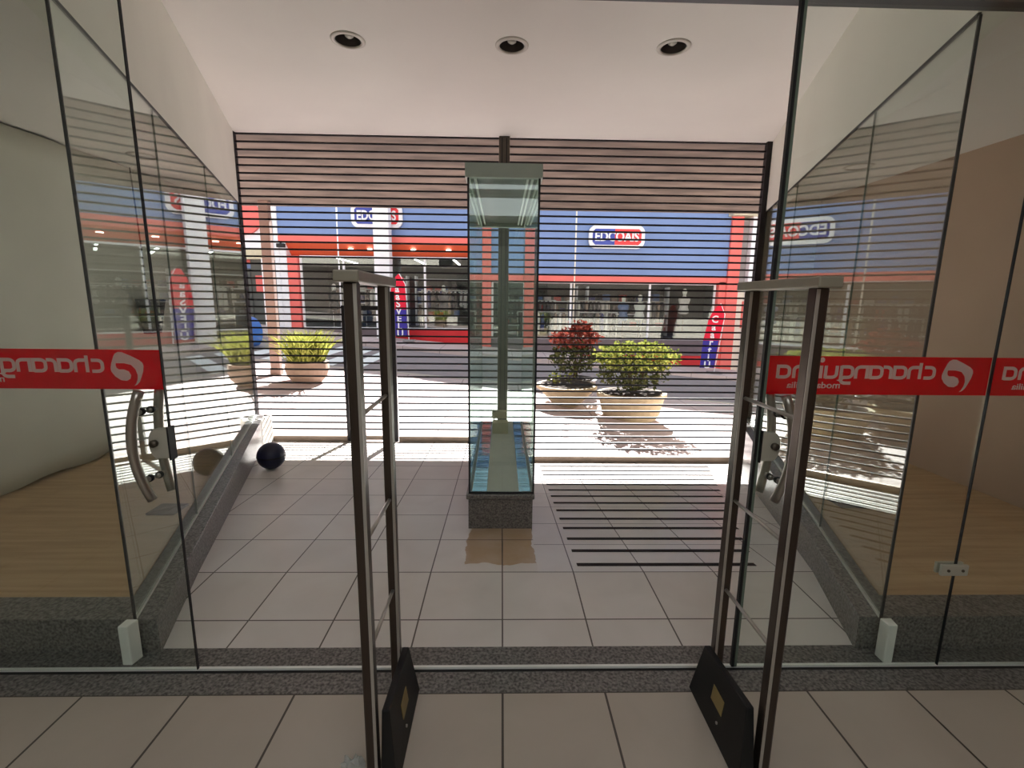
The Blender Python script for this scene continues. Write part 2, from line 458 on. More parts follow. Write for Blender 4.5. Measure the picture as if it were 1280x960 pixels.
# street front beside and above the grilles
for poly in ([(-14, YG), (kl(YG) - .092, YG), (kl(YG) - .34, YG + .22), (-14, YG + .22)], [(kr(YG) + .092, YG), (14, YG), (14, YG + .22), (kr(YG) + .34, YG + .22)]):
    b = B(); b.prism(poly, -2.2, CZ + 2.5); struct(b.obj('wall_front', 'offwhite'))
b = B(); b.box(-4, 4, YG + .02, YG + .22, CZ - .0, CZ + 2.5); struct(b.obj('wall_front', 'marquee'))

# bulkheads above the showcase glass, showcase ceilings
GT = 2.50           # top of the showcase glass
for nm, p0, p1, s in (('wall_left', GL0, GL1, 1), ('wall_right', GR0, GR1, -1)):
    b = B()
    b.obox(p0, p1 + (p1 - p0).normalized() * .0, 0.12, GT + .012, CZ - .001, off=0.055 * s)
    struct(b.obj(nm, 'plaster'), 'plain bulkhead above the %s showcase glass' % ('left' if s > 0 else 'right'))
b = B(); b.prism([(XL, 1.80), (GL0.x - .10, 1.80), (GL1.x - .10, YG), (XL, YG)], 2.66, 2.72); struct(b.obj('ceiling', 'ceiling'))
b = B(); b.prism([(GR0.x + .10, 1.80), (XR, 1.80), (XR, YG), (GR1.x + .10, YG)], 2.66, 2.72); struct(b.obj('ceiling', 'ceiling'))

# granite kerbs / plinths and wooden showcase decks
KZ = 0.16
def poly_left(i, y0, y1, xo): return [(xo, y0), (onL(y0).x + i / dL.y, y0), (onL(y1).x + i / dL.y, y1), (xo, y1)]
def poly_right(i, y0, y1, xo): return [(onR(y0).x - i / dR.y, y0), (xo, y0), (xo, y1), (onR(y1).x - i / dR.y, y1)]
b = B()
b.prism([(XL, 1.81), (onL(1.81).x + KI / dL.y, 1.81), (onL(YG).x + KI / dL.y, YG), (onL(YG).x - .07, YG), (onL(1.965).x - .07, 1.965), (XL, 1.965)], -.55, KZ)
struct(b.obj('trim_4', 'granite', bevel=0.003), 'grey granite kerb and plinth under the left showcase')
b = B()
b.prism([(XR, 1.81), (XR, 1.965), (onR(1.965).x + .07, 1.965), (onR(YG).x + .07, YG), (onR(YG).x - KI / dR.y, YG), (onR(1.81).x - KI / dR.y, 1.81)][::-1], -.75, KZ)
struct(b.obj('trim_5', 'granite', bevel=0.003), 'grey granite kerb and plinth under the right showcase')
b = B(); b.prism(poly_left(-.07, 1.966, YG - .002, XL), .05, KZ - .002); struct(b.obj('floor', 'wood'), 'wooden deck of the left showcase')
b = B(); b.prism(poly_right(-.07, 1.966, YG - .002, XR), .05, KZ - .002); struct(b.obj('floor', 'wood'), 'wooden deck of the right showcase')

# lining of the left showcase: a sheet of cloth with soft folds
b = B(); nx, nz = 40, 16
gv = [[b.bm.verts.new((XL + .045 + .014 * math.sin(i * .9 + .5 * math.sin(j * .6)) + .010 * math.sin(i * .37 + 1) + (.02 * max(0, (4 - j)) / 4), 1.9 + i * (3.35 / nx), KZ + .004 + j * (2.48 / nz) + (.012 * math.sin(i * .8) if j == 0 else 0) + (.015 if j == 0 else 0))) for j in range(nz + 1)] for i in range(nx + 1)]
for i in range(nx):
    for j in range(nz):
        b.bm.faces.new((gv[i][j], gv[i + 1][j], gv[i + 1][j + 1], gv[i][j + 1]))
o = b.obj('backdrop_cloth', 'cloth', smooth=True)
md = o.modifiers.new('Solid', 'SOLIDIFY'); md.thickness = .003
tag(o, 'pale grey cloth lining the back wall of the left showcase', 'cloth')

# showcase glazing
def showcase(side, p0, d, n, joints, label):
    t = thing('shop_window', label, 'shop window', (p0.x, p0.y, KZ))
    ends = [p0 + d * .012] + [p0 + d * ((y - p0.y) / d.y) for y in joints] + [p0 + d * ((5.362 - p0.y) / d.y)]
    for a, c in zip(ends, ends[1:]):
        B().obox(a + d * .0015, c - d * .0015, .008, KZ + .012, GT).obj('pane', 'side', t)
    for j in ends[1:-1]:
        B().obox(j - d * .0015, j + d * .0015, .009, KZ + .012, GT).obj('joint', 'edge_green', t)
    B().obox(ends[0], ends[-1], .012, KZ, KZ + .012).obj('bottom_profile', 'white_alu', t)
    B().obox(ends[0], ends[-1], .011, GT, GT + .012).obj('top_channel', 'seal', t)
    B().obox(p0 + d * .000, p0 + d * .009, .009, KZ, GT).obj('corner_seal', 'seal', t)
    # white end cap that stands on the sill in front of the kerb
    c = p0 + Vector((0, -.055))
    B().prism([(c.x - .020, c.y - .010), (c.x + .018, c.y - .010), (c.x + .028, c.y + .040), (c.x - .020, c.y + .040)], .003, KZ + .02).obj('end_cap', 'white_alu', t, bevel=.004)
    return t
showcase('L', GL0, dL, nL, (2.78, 3.9), 'left showcase glazing with white bottom profile, reflecting the street')
showcase('R', GR0, dR, nR, (2.62, 4.1), 'right showcase glazing with white bottom profile, reflecting the street')

# small things inside the showcases
def floor_outlet(x, y, label):
    t = thing('floor_outlet', label, 'power outlet', (x, y, KZ - .002))
    B().box(x - .085, x + .085, y - .075, y + .075, KZ - .002, KZ + .012).obj('frame', 'black', t, bevel=.002)
    B().box(x - .035, x + .035, y - .03, y + .03, KZ + .012, KZ + .016).obj('cover', 'steel_post', t)
floor_outlet(-2.14, 2.86, 'square floor power outlet on the wooden deck of the left showcase')
floor_outlet(2.36, 2.98, 'square floor power outlet on the wooden deck of the right showcase')
t = thing('junction_box', 'dark tapered junction box hanging by a cable in the left showcase', 'junction box', (XL + .10, 4.55, 1.2))
B().hexa([(XL + .09, 4.47, 1.16), (XL + .17, 4.47, 1.16), (XL + .17, 4.60, 1.16), (XL + .09, 4.60, 1.16),
          (XL + .09, 4.41, 1.48), (XL + .20, 4.41, 1.48), (XL + .20, 4.66, 1.48), (XL + .09, 4.66, 1.48)]).obj('box', 'black', t, bevel=.004)
B().tube([(XL + .12, 4.53, 1.48), (XL + .10, 4.56, 1.9), (XL + .09, 4.55, 2.64)], .006, 6).obj('cable', 'black', t)

# door header; transom above is assumed, glazed to let the fill light through
b = B(); b.box(XL, XR, 1.655, 1.775, 2.500, 2.585); struct(b.obj('trim_6', 'header', bevel=.004), 'dark metal header above the glass doors')
b = B(); b.box(XL, XR, 1.70, 1.71, 2.585, CZ); struct(b.obj('window_1', 'pane'), 'assumed transom above the door header, made clear to pass light')

# ------------------------------------------------------------------ glass doors with the red strip
def arc(cx, cy, r, a0, a1, n=5):
    return [(cx + r * math.cos(math.radians(a0 + (a1 - a0) * i / n)), cy + r * math.sin(math.radians(a0 + (a1 - a0) * i / n))) for i in range(n + 1)]
def glyphs(w):
    R = .34
    return {
        'c': (.72, [[(w - .05, 1)] + arc(R, 1 - R, R, 90, 180) + arc(R, R, R, 180, 270) + [(w - .05, 0)]], .78),
        'h': (.80, [[(0, -.1), (0, 1.42)], [(0, 1)] + arc(.80 - R, 1 - R, R, 90, 0) + [(.80, -.1)]], .80),
        'a': (.82, [[(.82, -.1), (.82, 1)] + arc(R, 1 - R, R, 90, 180) + arc(R, R, R, 180, 270) + [(.82, 0)]], .82),
        'r': (.50, [[(0, -.1)] + [(0, .6)] + arc(R, 1 - R, R, 180, 90) + [(.58, 1)]], .55),
        'n': (.80, [[(0, -.1), (0, 1), (.4, 1)] + arc(.80 - R, 1 - R, R, 90, 0) + [(.80, -.1)]], .80),
        'g': (.82, [[(.82, 1)] + arc(R, 1 - R, R, 90, 180) + arc(R, R, R, 180, 270) + [(.82, 0)], [(.82, 1.1), (.82, -.2)] + arc(.82 - R, -.2, R, 0, -90) + [(.05, -.54)]], .82),
        'u': (.80, [[(0, 1.1)] + arc(R, R, R, 180, 270) + [(.80, 0)], [(.80, 1.1), (.80, -.1)]], .80),
        'i': (.0, [[(0, -.1), (0, 1.1)]], .06),
    }
LOGO = [(835, 150), (848, 132), (870, 121), (900, 122), (960, 148), (1020, 178), (1042, 198), (1048, 222), (1040, 262), (1022, 305), (1006, 338), (985, 360), (962, 368),
        (978, 352), (992, 322), (997, 288), (986, 246), (956, 214), (908, 203), (845, 203), (843, 222), (848, 238), (862, 248), (900, 248), (934, 262), (948, 290), (940, 316),
        (912, 332), (870, 327), (830, 300), (806, 265), (803, 240), (812, 205)]
def leaf(x0, x1, logo_x, label, seal_side, seal_w, strip=(None, None), handle=None, text_from=None):
    t = thing('glass_door', label, 'glass door', ((x0 + x1) / 2, YD, 0.004))
    pane = B().box(x0 + .004, x1 - .004, YD - .005, YD + .005, .008, 2.497).obj('pane', 'pane', t)
    if seal_side:
        xs = x1 if seal_side > 0 else x0
        if seal_w < .01:
            B().box(xs - seal_w / 2 if seal_side < 0 else xs - seal_w, xs + seal_w / 2 if seal_side < 0 else xs, YD - .0052, YD + .0052, .008, 2.497).obj('edge_seal', 'seal', t)
        else:
            B().box(xs, xs + seal_w * .5, YD - .008, YD + .008, .008, 2.497).obj('edge_seal', 'seal', t)
            B().box(xs + seal_w * .5, xs + seal_w, YD - .007, YD + .007, .008, 2.497).obj('edge_profile', 'edge_green', t)
    s0, s1 = strip
    yo = YD + .0054
    st = B().box(s0, s1, yo, yo + .0008, 1.167, 1.312).obj('red_strip', 'red', t)
    def to3(x, z, s): return (x, yo - .0006 + s * .0020, z)
    if logo_x is not None:
        B().poly2([(logo_x + (x - 925) * .000483, 1.314 - (y - 100) * .0005) for x, y in LOGO], to3).obj('logo', 'letter', st)
    G = glyphs(.78); S = .0525; w = .235
    u = 0.0
    b = B(); ins = .5 * w
    for n_, ch in enumerate('charanguirna'):
        adv, paths, wid = G[ch]
        for p in paths:
            sc = 1 - w
            b.ribbon([(text_from - (u + ins + x) * S, 1.2265 + (ins + y * sc) * S) for x, y in p], w * S, to3)
        if ch == 'i':
            b.poly2([(text_from - (u + ins + .19 * math.cos(k * PI / 8)) * S, 1.2265 + (1.36 + .19 * math.sin(k * PI / 8)) * S) for k in range(16)], to3)
        u += wid + w + (.02 if n_ < 6 else .105) - (.14 if ch == 'r' else 0)
    end = text_from - (u - .105) * S
    b.obj('lettering', 'letter', st)
    # small line under the long word, ends flush with it
    text_bm('moda familia', .0335, lambda x, y, s: to3(end + .250 - x * 1.21, 1.1915 + y, s), bold=.0006).obj('small_lettering', 'letter', st)
    if handle:
        hx, sgn, lx = handle
        for side, nm in ((-1, 'inner'), (1, 'outer')):
            pts = []
            for k in range(13):
                a = (k / 12 - .5)
                bow = (1 - (2 * a) ** 2)
                pts.append((hx - sgn * .036 * bow + (.0 if side < 0 else sgn * .01), YD + side * (.045 + .018 * bow), .965 - a * .41))
            hb = B().tube(pts, .0165, 12).obj('pull_handle', 'brushed', t, smooth=True)
            for a in (-.30, .32):
                bow = (1 - (2 * a) ** 2)
                xx = hx - sgn * .036 * bow + (.0 if side < 0 else sgn * .01)
                B().tube([(xx, YD + side * .005, .965 - a * .41), (xx, YD + side * (.045 + .018 * bow), .965 - a * .41)], .010, 10).obj('standoff', 'brushed', hb, smooth=True)
                B().tube([(xx, YD + side * .012, .965 - a * .41), (xx, YD + side * .024, .965 - a * .41)], .0135, 10).obj('standoff_collar', 'black', hb, smooth=True)
        # lock plate: half rounded patch clamped on the free edge
        lz = .965
        pr = [(lx, lz + .056), (lx, lz - .056)] + [(lx - sgn * (.045 + .027 * math.cos(math.radians(q))), lz + .056 * math.sin(math.radians(q))) for q in range(-80, 81, 16)]
        lk = B().prism_y(pr, YD - .016, YD + .016).obj('lock', 'lockmetal', t, bevel=.002)
        B().tube([(lx - sgn * .047, YD - .017, lz + .004), (lx - sgn * .047, YD - .030, lz + .004)], .014, 14).obj('lock_cylinder', 'steel_post', lk, smooth=True)
        B().box(min(lx, lx + sgn * .006), max(lx, lx + sgn * .006), YD - .018, YD + .018, lz - .062, lz + .064).obj('strike_edge', 'seal', lk)
    return t
leaf(-2.10, -1.240, -1.372, 'left glass door with red strip and curved steel handle, beside the left antenna gate', 1, .004, (-2.095, -1.243), (-1.305, -1, -1.240) and (-1.302, 1, -1.243), text_from=-1.453)
leaf(0.955, 1.828, 1.708, 'right glass door with red strip and curved steel handle, behind the right antenna gate', -1, .022, (0.984, 1.832), (1.030, -1, 0.978), text_from=1.624)
leaf(1.836, 2.78, 2.636, 'fixed glass panel at the right edge carrying the end of the red strip', -1, .003, (1.846, 2.77), None, text_from=2.493)
t = thing('glass_connector', 'pale two-screw connector clamping the lower joint of the right glass panels', 'connector', (1.83, YD, .43))
B().box(1.766, 1.876, YD - .018, YD - .0056, .428, .474).obj('plate', 'lockmetal', t, bevel=.002)
B().box(1.766, 1.876, YD + .0056, YD + .018, .428, .474).obj('plate', 'lockmetal', t, bevel=.002)
for x in (1.793, 1.852):
    B().tube([(x, YD - .018, .451), (x, YD - .021, .451)], .006, 10).obj('screw', 'steel_post', t)

# ------------------------------------------------------------------ antenna gates
def antenna(x, label, s):
    t = thing('antenna_gate', label, 'security gate', (x, 1.40, 0))
    y0, y1 = 1.235, 1.565
    for y in (y0, y1):
        p = B().box(x - .017, x + .017, y - .021, y + .021, .0, 1.545).obj('post', 'antenna', t, bevel=.006)
        B().box(x - .0045 - .014 * s, x + .0045 - .014 * s, y - .0225, y - .0205, .02, 1.54).obj('bright_edge', 'alu', p)
    B().box(x - .032, x + .032, y0 - .045, y1 + .045, 1.543, 1.572).obj('top_bar', 'antenna_cap', t, bevel=.004)
    for z in (1.185, .815, .468):
        B().tube([(x, y0, z), (x, y1, z)], .0062, 10).obj('rung', 'alu', t, smooth=True)
    # black foot: slanted plate between the posts with a plinth on the floor
    ft = B().hexa([(x - .050 * s - .026, y0 - .02, .0), (x - .050 * s + .026, y0 - .02, .0), (x - .050 * s + .026, y1 + .045, .0), (x - .050 * s - .026, y1 + .045, .0),
              (x - .034 * s - .012, y0 + .03, .245), (x - .034 * s + .012, y0 + .03, .245), (x - .034 * s + .012, y1 + .01, .215), (x - .034 * s - .012, y1 + .01, .215)]).obj('foot', 'black', t, bevel=.004)
    xf = lambda z: x - s * (.050 + .026) + s * (.014 + .016) * z / .23
    B().hexa([(xf(.10) - .002 * s, 1.375, .10), (xf(.10) - .002 * s, 1.455, .10), (xf(.10) + .001 * s, 1.455, .10), (xf(.10) + .001 * s, 1.375, .10),
              (xf(.155) - .002 * s, 1.375, .155), (xf(.155) - .002 * s, 1.455, .155), (xf(.155) + .001 * s, 1.455, .155), (xf(.155) + .001 * s, 1.375, .155)]).obj('gold_label', 'gold', ft)
    B().tube([(xf(.06) - .004 * s, 1.39, .06), (xf(.06) + .002 * s, 1.39, .06)], .005, 8).obj('screw', 'alu', ft)
    return t
antenna(-.400, 'left steel antenna gate with black foot, standing before the left glass door', -1)
antenna(.815, 'right steel antenna gate with black foot and gold label, before the right glass door', 1)

# crumpled clear plastic by the left antenna
b = B(); ret = bmesh.ops.create_icosphere(b.bm, subdivisions=3, radius=.05)
for v in ret['verts']:
    k = .65 + .7 * random.random()
    v.co = Vector((v.co.x * k * .7 - .475, v.co.y * k * .8 + 1.25, max(.001, v.co.z * k * .9 + .035)))
tag(b.obj('plastic_wrap', 'plasticbag'), 'crumpled clear plastic wrap on the floor at the foot of the left antenna gate', 'plastic wrap')

# ------------------------------------------------------------------ downlights
proto = None
for (x, y), lab in zip(LIGHTS, ('unlit round recessed downlight left in the ceiling row of three', 'unlit round recessed downlight in the middle of the ceiling row of three', 'unlit round recessed downlight right in the ceiling row of three')):
    if proto is None:
        t = thing('downlight', lab, 'ceiling light', (x, y, CZ), 'row of recessed downlights')
        B().lathe((x, y, CZ), [(.086, .004), (.086, -.008), (.100, -.010), (.114, -.004), (.115, .0), (.086, .004)], 36, caps=False).obj('trim_ring', 'ring', t, smooth=True)
        B().lathe((x, y, CZ), [(.086, .0), (.076, .06), (.055, .12), (.01, .14)], 36, caps=False).obj('reflector', 'reflector', t, smooth=True)
        B().lathe((x, y + .03, CZ), [(.010, .10), (.026, .085), (.034, .062), (.030, .038), (.012, .026)], 16).obj('bulb', 'bulb', t, smooth=True)
        B().lathe((x, y - .028, CZ), [(.008, .10), (.018, .085), (.022, .066), (.018, .046), (.008, .036)], 16).obj('bulb', 'bulb', t, smooth=True)
        proto = t
    else:
        dup(proto, (x, y, CZ), lab)

for x, y, lab in ((-3.02, 4.25, 'unlit downlight under the ceiling of the left showcase'), (3.00, 4.17, 'unlit downlight under the ceiling of the right showcase')):
    dup(proto, (x, y, 2.659), lab, 'showcase downlights')
# ------------------------------------------------------------------ anti-slip strips on the ramp
k = 0
ORD = ['nearest', 'second nearest', 'third nearest', 'fourth nearest', 'fifth nearest', 'sixth nearest', 'seventh nearest', 'eighth nearest', 'ninth nearest', 'tenth nearest', 'eleventh nearest', 'twelfth nearest', 'thirteenth nearest', 'farthest']
for k in range(14):
    y = 2.508 + .2035 * k
    x1 = 1.49 + (y - 2.508) * .345
    w = .019
    b = B(); b.hexa([(.436, y - w, zr(y - w) + .0005), (x1, y - w, zr(y - w) + .0005), (x1, y + w, zr(y + w) + .0005), (.436, y + w, zr(y + w) + .0005),
                     (.436, y - w, zr(y - w) + .003), (x1, y - w, zr(y - w) + .003), (x1, y + w, zr(y + w) + .003), (.436, y + w, zr(y + w) + .003)])
    tag(b.obj('grip_strip', 'tape'), '%s of the black anti-slip strips across the entrance ramp' % ORD[k], 'anti-slip strip', 'anti-slip strips on the ramp')

# ------------------------------------------------------------------ display case in the middle
CX0, CX1, CY0, CY1 = -.222, .207, 2.99, 4.92
t = thing('display_case', 'tall narrow glass display case on a dark granite base in the middle of the vestibule', 'display case', (-.008, 3.9, -.03))
bs = B().hexa([(CX0 - .008, CY0 - .005, zl(CY0) - .0), (CX1 - .003, CY0 - .005, zl(CY0) - .06), (CX1 - .003, CY1, zl(CY1) - .28), (CX0 - .008, CY1, zl(CY1)),
               (CX0 - .008, CY0 - .005, .185), (CX1 - .003, CY0 - .005, .185), (CX1 - .003, CY1, .185), (CX0 - .008, CY1, .185)]).obj('base', 'granite_dark', t)
B().box(CX0 - .022, CX1 + .010, CY0 - .022, CY1 + .012, .185, .222).obj('base_lip', 'granite_dark', t, bevel=.008)
G0, G1 = .222, 2.228
g = .004
B().box(CX0, CX1, CY0 - g, CY0 + g, G0, G1).obj('front_pane', 'case', t)
B().box(CX0, CX1, CY1 - g, CY1 + g, G0, G1).obj('rear_pane', 'case', t)
B().box(CX0 - g, CX0 + g, CY0 + g, CY1 - g, G0, G1).obj('side_pane', 'case', t)
B().box(CX1 - g, CX1 + g, CY0 + g, CY1 - g, G0, G1).obj('side_pane', 'case', t)
for x in (CX0, CX1):
    B().box(x - .006, x + .006, CY0 - .006, CY0 + .006, G0, G1).obj('edge_bead', 'seal', t)
    B().box(x - .005, x + .005, CY1 - .005, CY1 + .005, G0, G1).obj('edge_bead', 'edge_green', t)
B().box(CX0 + .004, CX1 - .004, CY0 - .007, CY0 + .004, G0, G0 + .012).obj('edge_bead', 'seal', t)
# top: box frame with a recessed underside
tp = B()
tp.box(CX0 - .018, CX1 + .018, CY0 - .02, CY0 + .022, G1, 2.302)
tp.box(CX0 - .018, CX1 + .018, CY1 - .05, CY1 + .02, G1, 2.302)
tp.box(CX0 - .018, CX0 + .010, CY0 + .022, CY1 - .05, G1, 2.302)
tp.box(CX1 - .010, CX1 + .018, CY0 + .022, CY1 - .05, G1, 2.302)
tp.box(CX0 - .018, CX1 + .018, CY0 - .02, CY1 + .02, 2.302, 2.308)
tpo = tp.obj('top_frame', 'case_frame', t)
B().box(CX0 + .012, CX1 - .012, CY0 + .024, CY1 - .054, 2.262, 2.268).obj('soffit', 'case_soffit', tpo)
for x in (CX0 + .035, CX1 - .035, CX1 - .065):
    B().box(x - .006, x + .006, CY0 + .03, CY1 - .06, 2.245, 2.262).obj('light_rail', 'white_alu', tpo)
# floor of the case: mirror tiles either side of a grey runner
B().box(CX0 + .012, CX1 - .012, CY0 + .012, CY1 - .012, .2215, .226).obj('case_floor', 'greyboard', t)
for x0, x1 in ((CX0 + .016, CX0 + .115), (CX1 - .095, CX1 - .016)):
    n = 14
    for k in range(n):
        ya = CY0 + .02 + k * (CY1 - CY0 - .04) / n
        B().box(x0, x1, ya + .004, ya + (CY1 - CY0 - .04) / n - .004, .226, .2285).obj('mirror_tile', 'mirror', t)
t2 = thing('cream_box', 'small cream cardboard box at the far end of the display case floor', 'box', (-.02, 4.5, .226))
B().box(-.095, .055, 4.42, 4.55, .227, .335).obj('carton', 'cream', t2, bevel=.003)
B().box(-.105, .045, 4.60, 4.70, .335, .40).obj('flap', 'cream', t2)
B().box(-.09, -.08, 4.55, 4.62, .227, .36).obj('side_flap', 'cream', t2)

# ------------------------------------------------------------------ rolling grilles and the post between them
PITCH = .0785
Z0 = 2.585 - 30 * PITCH
def bars(b, x0, x1, zmin, zmax, gap=None):
    k = -20
    while True:
        z = Z0 + k * PITCH; k += 1
        if z < zmin: continue
        if z > zmax: break
        segs = [(x0, x1)]
        if gap and z < gap[2]:
            segs = [(x0, gap[0]), (gap[0] + .05, gap[1] - .08), (gap[1], x1)]
        for a, c in segs:
            b.box(a, c, YG - .006, YG + .006, z - .0095, z + .0095)
    return b
zlg, zrg = zl(YG), zr(YG)
t = thing('rolling_grille', 'left closed rolling grille of thin dark bars with a small wicket door', 'rolling grille', (-1.45, YG, zlg))
xl0, xl1 = kl(YG) - .088, -.060
WG = (-1.825, -1.218, 1.432)
bars(B(), xl0, xl1, zlg + .08, CZ - .01, WG).obj('bars', 'steel_dark', t)
B().box(xl0, WG[0] + .0, YG - .02, YG + .02, zlg, zlg + .065).obj('bottom_rail', 'rail_alu', t, bevel=.003)
B().box(WG[1], xl1, YG - .02, YG + .02, zlg, zlg + .065).obj('bottom_rail', 'rail_alu', t, bevel=.003)
B().box(xl0, xl0 + .018, YG - .03, YG + .03, zlg, CZ).obj('guide', 'steel_dark', t)
# wicket door frame
wk = B()
wk.box(WG[0], WG[0] + .055, YG - .016, YG + .016, zlg + .005, WG[2]); wk.box(WG[1] - .080, WG[1] - .010, YG - .016, YG + .016, zlg + .005, WG[2] + .16)
wk.box(WG[0] + .028, WG[1] - .080, YG - .016, YG + .016, WG[2] - .05, WG[2])
wko = wk.obj('wicket_frame', 'steel_dark', t)
B().box(WG[0] + .028, WG[1] - .080, YG - .016, YG + .016, zlg + .02, zlg + .07).obj('wicket_rail', 'rail_alu', wko)
t = thing('rolling_grille', 'right closed rolling grille of thin dark bars behind the entrance ramp', 'rolling grille', (1.45, YG, zrg))
xr0, xr1 = .060, kr(YG) + .088
bars(B(), xr0, xr1, zrg + .10, CZ - .01).obj('bars', 'steel_dark', t)
B().box(xr0, xr1, YG - .02, YG + .02, zrg + .002, zrg + .075).obj('bottom_rail', 'rail_alu', t, bevel=.003)
B().box(xr1 - .07, xr1, YG - .03, YG + .03, zrg, CZ).obj('guide', 'steel_dark', t)
t = thing('grille_post', 'dark metal post between the two rolling grilles, behind the display case', 'post', (0.0, YG, zlg))
B().box(-.058, .058, YG - .03, YG + .03, zrg - .02, CZ).obj('post', 'steel_post', t, bevel=.004)
B().box(.018, .030, YG - .036, YG - .029, zlg, CZ - .02).obj('channel', 'steel_dark', t)
B().box(-.030, -.018, YG - .036, YG - .029, zlg, CZ - .02).obj('channel', 'steel_dark', t)

# end blocks of the left kerb and the ball
o = B().box(kl(5.25) + .004, kl(5.25) + .05, 5.12, 5.365, zl(5.37) - .0, .17).obj('kerb_block', 'greyboard', bevel=.006)
tag(o, 'narrow pale block at the street end of the left kerb, above the navy ball', 'kerb block')
t = thing('ball', 'dark navy plastic ball on the tiles against the left kerb near the grille', 'ball', (-2.20, 4.33, zl(4.33)))
B().ball((-2.20, 4.33, zl(4.33) + .125), .127, 1, 1, 1, 28, 16).obj('shell', 'navy', t, smooth=True)
B().lathe((-2.20, 4.33, zl(4.33) + .125), [(.1272, -.006), (.1284, 0), (.1272, .006)], 28, caps=False).obj('seam', 'black', t, smooth=True)

# ------------------------------------------------------------------ added fill light panels behind the camera, to brighten shop and vestibule
for x, y, lab in ((0, -.75, 'added fill light panel over the shop floor, nearer the doors'), (0, -3.0, 'added fill light panel over the rear of the shop floor')):
    t = thing('fill_panel', lab, 'ceiling light', (x, y, CZ))
    B().box(x - .93, x + .93, y - .83, y + .83, CZ - .05, CZ - .002).obj('frame', 'white_alu', t)
    B().box(x - .90, x + .90, y - .80, y + .80, CZ - .056, CZ - .050).obj('fill_face', 'fill_glow', t)

# ------------------------------------------------------------------ street
def gz(x, y):
    plane = -.29 - .085 * x
    if y < 6.6:
        edge = (zlg - .03) if x < .12 else (zrg - .03)
        k = min(1, max(0, (y - YG) / 1.2)); k = k * k * (3 - 2 * k)
        return edge * (1 - k) + plane * k if abs(x) < 3.2 else plane - .02
    return plane
def sheet(name, mat, xs, ys, dz=0.0):
    b = B()
    g = [[b.bm.verts.new((x, y, gz(x, y) + dz)) for x in xs] for y in ys]
    for j in range(len(ys) - 1):
        for i in range(len(xs) - 1):
            b.bm.faces.new((g[j][i], g[j][i + 1], g[j + 1][i + 1], g[j + 1][i]))
    return struct(b.obj(name, mat))
xs = [-40, -20, -12, -8, -3.21, -3.19, -2, -1, .10, .125, 1, 2, 3.19, 3.21, 8, 12, 20, 40]
struct(sheet('ground', 'walk', xs, [YG + .02, YG + .3, 5.9, 6.2, 6.6, 8, 10.3]), 'sunlit pink paved sidewalk in front of the grilles')
struct(sheet('ground', 'asphalt', xs, [10.3, 12, 16, 22, 60], -.10), 'grey asphalt street')
b = B(); b.hexa([(-40, 10.28, gz(-40, 11) - .2), (40, 10.28, gz(40, 11) - .2), (40, 10.45, gz(40, 11) - .2), (-40, 10.45, gz(-40, 11) - .2),
                 (-40, 10.28, gz(-40, 11) + .005), (40, 10.28, gz(40, 11) + .005), (40, 10.45, gz(40, 11) + .005), (-40, 10.45, gz(-40, 11) + .005)])
struct(b.obj('trim_7', 'kerbstone'), 'pale kerbstones along the street')
b = B(); b.hexa([(-40, 15.4, gz(-40, 16) - .2), (40, 15.4, gz(40, 16) - .2), (40, 18.3, gz(40, 16) - .2), (-40, 18.3, gz(-40, 16) - .2),
                 (-40, 15.4, gz(-40, 16) + .03), (40, 15.4, gz(40, 16) + .03), (40, 18.3, gz(40, 16) + .03), (-40, 18.3, gz(-40, 16) + .03)])
struct(b.obj('ground', 'walk'), 'far sidewalk in front of the shops')
# zebra crossing
for k in range(5):
    x = -6.35 + k * .66; b = B()
    q = [(x, 11.1), (x + .36, 11.1), (x + .36, 14.8), (x, 14.8)]
    b.hexa([(px, py, gz(px, py) - .099) for px, py in q] + [(px, py, gz(px, py) - .092) for px, py in q])
    tag(b.obj('crossing_stripe', 'roadpaint'), '%s white stripe from the left of the zebra crossing on the street' % ('first', 'second', 'third', 'fourth', 'fifth')[k], 'road marking', 'zebra crossing stripes')

# marquee over the sidewalk and its columns
b = B(); b.box(-14, 14, YG + .22, 9.47, 3.23, 3.42); struct(b.obj('ceiling', 'marquee'), 'brown underside of the street marquee beyond the grilles')
t = thing('marquee_column', 'square taupe column carrying the marquee, on the sidewalk at the left', 'column', (-4.34, 8.95, gz(-4.34, 9)))
B().box(-4.39, -4.215, 8.90, 9.02, gz(-4.25, 9) - .05, 3.23).obj('shaft', 'taupe_col', t, bevel=.01)
B().box(-4.40, -4.205, 8.89, 9.03, gz(-4.25, 9) - .05, gz(-4.25, 9) + .12).obj('plinth', 'taupe_col', t, bevel=.01)

# ------------------------------------------------------------------ shops across the street
YF = 18.0
t = thing('shop_building', 'blue and red shop building across the street', 'building', (0, YF, -.3))
# left block
B().box(-8.30, -.95, YF - .12, YF + .3, 3.80, 5.5).obj('fascia', 'blue', t)
B().box(-8.25, -.95, YF - .16, YF + .3, 3.53, 3.82).obj('fascia_band', 'redpaint', t)
B().hexa([(-8.0, YF - .15, 3.51), (-.95, YF - .15, 3.51), (-.95, YF + .35, 3.04), (-8.0, YF + .35, 3.04),
          (-8.0, YF - .15, 3.54), (-.95, YF - .15, 3.54), (-.95, YF + .35, 3.54), (-8.0, YF + .35, 3.54)]).obj('soffit', 'orange', t)
for x in (-5.6, -4.9, -3.3, -2.0):
    B().lathe((x, YF + .02, 3.345), [(.09, -.02), (.09, .0)], 14).obj('soffit_light', 'tube', t)
B().box(-7.46, -.95, YF - .06, YF + .3, -1.3, .38).obj('plinth', 'plinth', t)
B().box(-4.05, -.95, YF - .10, YF - .06, -.15, .40).obj('plinth_band', 'crimson', t)
